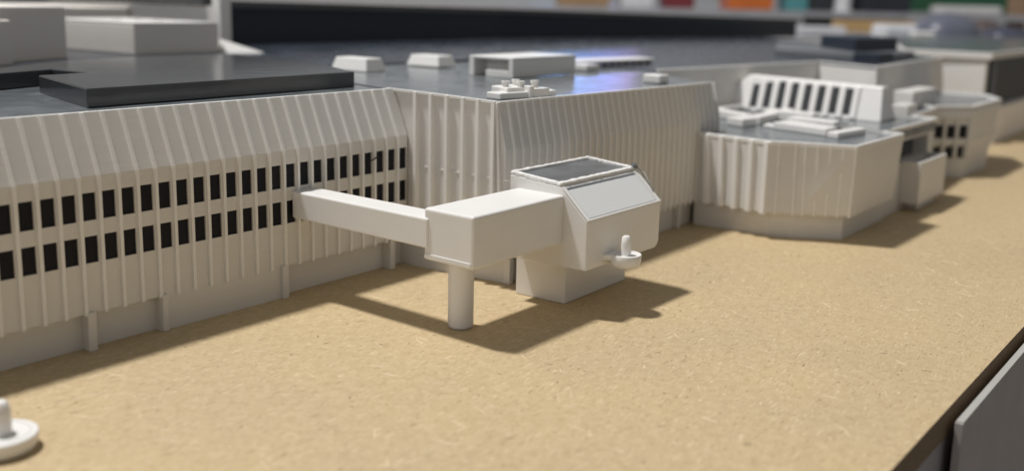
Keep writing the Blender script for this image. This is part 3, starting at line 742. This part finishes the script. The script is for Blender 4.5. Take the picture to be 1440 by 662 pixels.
bins = [('storage_bin', 245.8, 114.6, 13, 9, 12, (0.62, 0.16, 0.03), 'orange storage bin on the back table, blurred', 'bin'),
        ('storage_bin', 254.0, 105.0, 7.5, 8, 8, (0.10, 0.32, 0.34), 'teal storage bin on the back table next to the orange one', 'bin'),
        ('fabric_bag', 257.5, 100.3, 8.0, 10, 9, (0.03, 0.035, 0.04), 'small black bag left of the white post on the back table', 'bag'),
        ('equipment_case', 268.0, 89.0, 19.0, 11, 12, (0.025, 0.03, 0.04), 'long dark case right of the white post on the back table', 'case'),
        ('storage_bin', 234.6, 129.5, 9, 8, 9, (0.20, 0.03, 0.035), 'dark red storage bin left of the orange bin on the back table', 'bin'),
        ('storage_bin', 227.5, 138.0, 9, 6, 9, (0.70, 0.70, 0.72), 'white storage bin left of the dark red bin', 'bin'),
        ('cardboard_box', 219.0, 149.0, 15, 7, 12, (0.38, 0.24, 0.13), 'brown cardboard box at the left end of the bins on the back table', 'box')]
for nm, x, y, wd, h, dp_, c, lab, cat in bins:
    bin_(nm, x, y, wd, h, dp_, plain(nm + '_finish', c, 0.5), lab, cat)
x, y, z = D(1184, 22, 258)
pst = smooth(solid('post', *cyl_data(x, y, [(2.6, 10.8), (2.2, 11.1), (2.0, 11.4), (2.0, 30)], 24), plain('white_post', (0.7, 0.7, 0.72), 0.5)))
tag(pst, 'white upright post on the back table between black bag and dark case', 'post')
x, y, z = D(1433, 30, 290)
tag(facing((x, y), 4, -74, 40, 4, 'wooden_post', plain('tan_wood', (0.40, 0.26, 0.16), 0.6)), 'tan wooden post at the top right corner of the picture', 'post')
x, y, z = D(1360, 5, 330)
tag(facing((x, y), 62, 11.0, 60, 2, 'green_board', plain('green_board', (0.035, 0.13, 0.065), 0.7)), 'dark green board on the far side of the room', 'board')
x, y, z = D(1205, 5, 330)
tag(facing((x, y), 34, 3.0, 60, 2, 'dark_cabinet', plain('dark_cabinet', (0.035, 0.045, 0.05), 0.6)), 'dark cabinet beyond the white post', 'cabinet')
# strip of wood and paper on the table behind the plant box
x, y, z = D(1232, 42, 165)
tag(facing((x, y), 13.0, 7.9, 9.9, 3, 'wood_offcut', plain('tan_offcut', (0.50, 0.33, 0.15), 0.6), None, 0.1), 'tan wooden offcut lying behind the black roof box', 'offcut')
x, y, z = D(1158, 44, 160)
tag(facing((x, y), 7.5, 7.3, 8.9, 4, 'foam_block', plain('pale_foam', (0.55, 0.55, 0.57), 0.8), None, 0.3), 'pale foam block behind the dark hall end', 'block')
x, y, z = D(1278, 52, 150)
tag(facing((x, y), 7.5, 6.5, 9.6, 6, 'foam_block', plain('white_foam', (0.66, 0.67, 0.70), 0.8), None, 0.6), 'rounded white foam block beside the wooden offcut', 'block')
x, y, z = D(1190, 45, 172)
bt_ = box('back_plinth', x - 30, x + 40, y - 22, y + 60, 0.0, 7.2, plain('grey_model_base', (0.35, 0.35, 0.36), 0.6)); tag(bt_, 'low grey model block filling the space behind the dark hall', 'building model')
def dome(name, px, py, d, rx, ry, h, z0, mat, label):
    x, y, z = D(px, py, d); a = math.radians(38)
    vs, fs = [], []; n, m = 28, 7
    ux = Vector((math.sin(a), -math.cos(a))); uy = Vector((math.cos(a), math.sin(a)))
    for j in range(m):
        t = j / (m - 1) * math.pi / 2
        for i in range(n):
            q = 2 * math.pi * i / n
            sx = math.copysign(abs(math.cos(q)) ** 0.75, math.cos(q)); sy = math.copysign(abs(math.sin(q)) ** 0.75, math.sin(q))
            c = max(math.cos(t), 0.02)
            p = Vector((x, y)) + ux * rx * sx * c + uy * ry * sy * c
            vs.append((p.x, p.y, z0 + h * math.sin(t)))
    for j in range(m - 1):
        for i in range(n):
            k = (i + 1) % n; fs.append((j * n + i, j * n + k, (j + 1) * n + k, (j + 1) * n + i))
    fs += [tuple(range(n)), tuple((m - 1) * n + i for i in range(n))]
    return tag(smooth(solid(name, vs, fs, mat)), label, 'domed roof')
dome('domed_roof', 1328, 55, 150, 4.6, 4.5, 3.4, 8.2, plain('slate_blue', (0.13, 0.14, 0.18), 0.35), 'large slate coloured dome on the roof of the finned block')
dome('domed_roof', 1382, 50, 155, 2.9, 3.0, 2.4, 8.2, plain('dark_brown', (0.10, 0.075, 0.07), 0.5), 'small brown dome between the two slate domes')
dome('domed_roof', 1412, 58, 150, 3.4, 3.4, 1.4, 8.2, plain('ink_blue', (0.06, 0.065, 0.10), 0.4), 'flat ink blue dome at the right end of the finned block roof')
x, y, z = D(1300, 58, 135)
tag(facing((x, y), 3.0, 8.2, 9.0, 2, 'paper_lump', WHITE2, None, 0.3), 'crumpled white lump at the left foot of the slate dome', 'lump')
x, y, z = D(1365, 18, 250)
tag(facing((x, y), 16, 10.8, 12.9, 6, 'paper_stack', plain('paper_white', (0.72, 0.71, 0.70), 0.8), None, 0.6), 'pale stack of paper in front of the green board', 'paper stack')

# monitor whose blue screen is mirrored in the glossy roof
mo = empty('monitor', (302, 204, 10.8), 'monitor with a blue screen standing at the back of the room', 'monitor')
facing((300.4, 203), 42, 26.0, 43.5, 3, 'casing', STEEL, mo, 0.3)
scr_m, nt_, b_ = new_mat('blue_screen')
g_ = N(nt_, 'ShaderNodeTexCoord'); sx_ = N(nt_, 'ShaderNodeSeparateXYZ'); nt_.links.new(g_.outputs['Generated'], sx_.inputs[0])
r_ = ramp(nt_, [(0.0, (0.34, 0.25, 0.60)), (0.3, (0.28, 0.34, 0.95)), (0.6, (0.22, 0.42, 1.0)), (1.0, (0.16, 0.50, 1.0))])
nt_.links.new(sx_.outputs['Y'], r_.inputs[0]); nt_.links.new(r_.outputs[0], b_.inputs['Emission Color'])
b_.inputs['Base Color'].default_value = (0.02, 0.02, 0.03, 1); b_.inputs['Emission Strength'].default_value = 6.0
facing((300, 202.7), 37, 28.0, 42.0, 0.3, 'screen', scr_m, mo)
facing((303, 205), 6, 11.4, 26.0, 3, 'stand', STEEL, mo, 0.3)
facing((300.4, 203), 22, 10.8, 11.4, 14, 'foot', STEEL, mo, 0.1)

# things of one kind share a group phrase
for o in bpy.data.objects:
    if o.parent is None and 'category' in o:
        base = o.name.split('.')[0]
        g = {'roof_box': 'small white boxes on the model roofs', 'roof_hatch': 'white hatches on the grey roof', 'domed_roof': 'domes on the finned block',
             'storage_bin': 'storage bins on the back table', 'foam_block': 'pale foam blocks at the back', 'roof_slab': 'dark slabs lying on the model roofs'}.get(base)
        if g: o['group'] = g
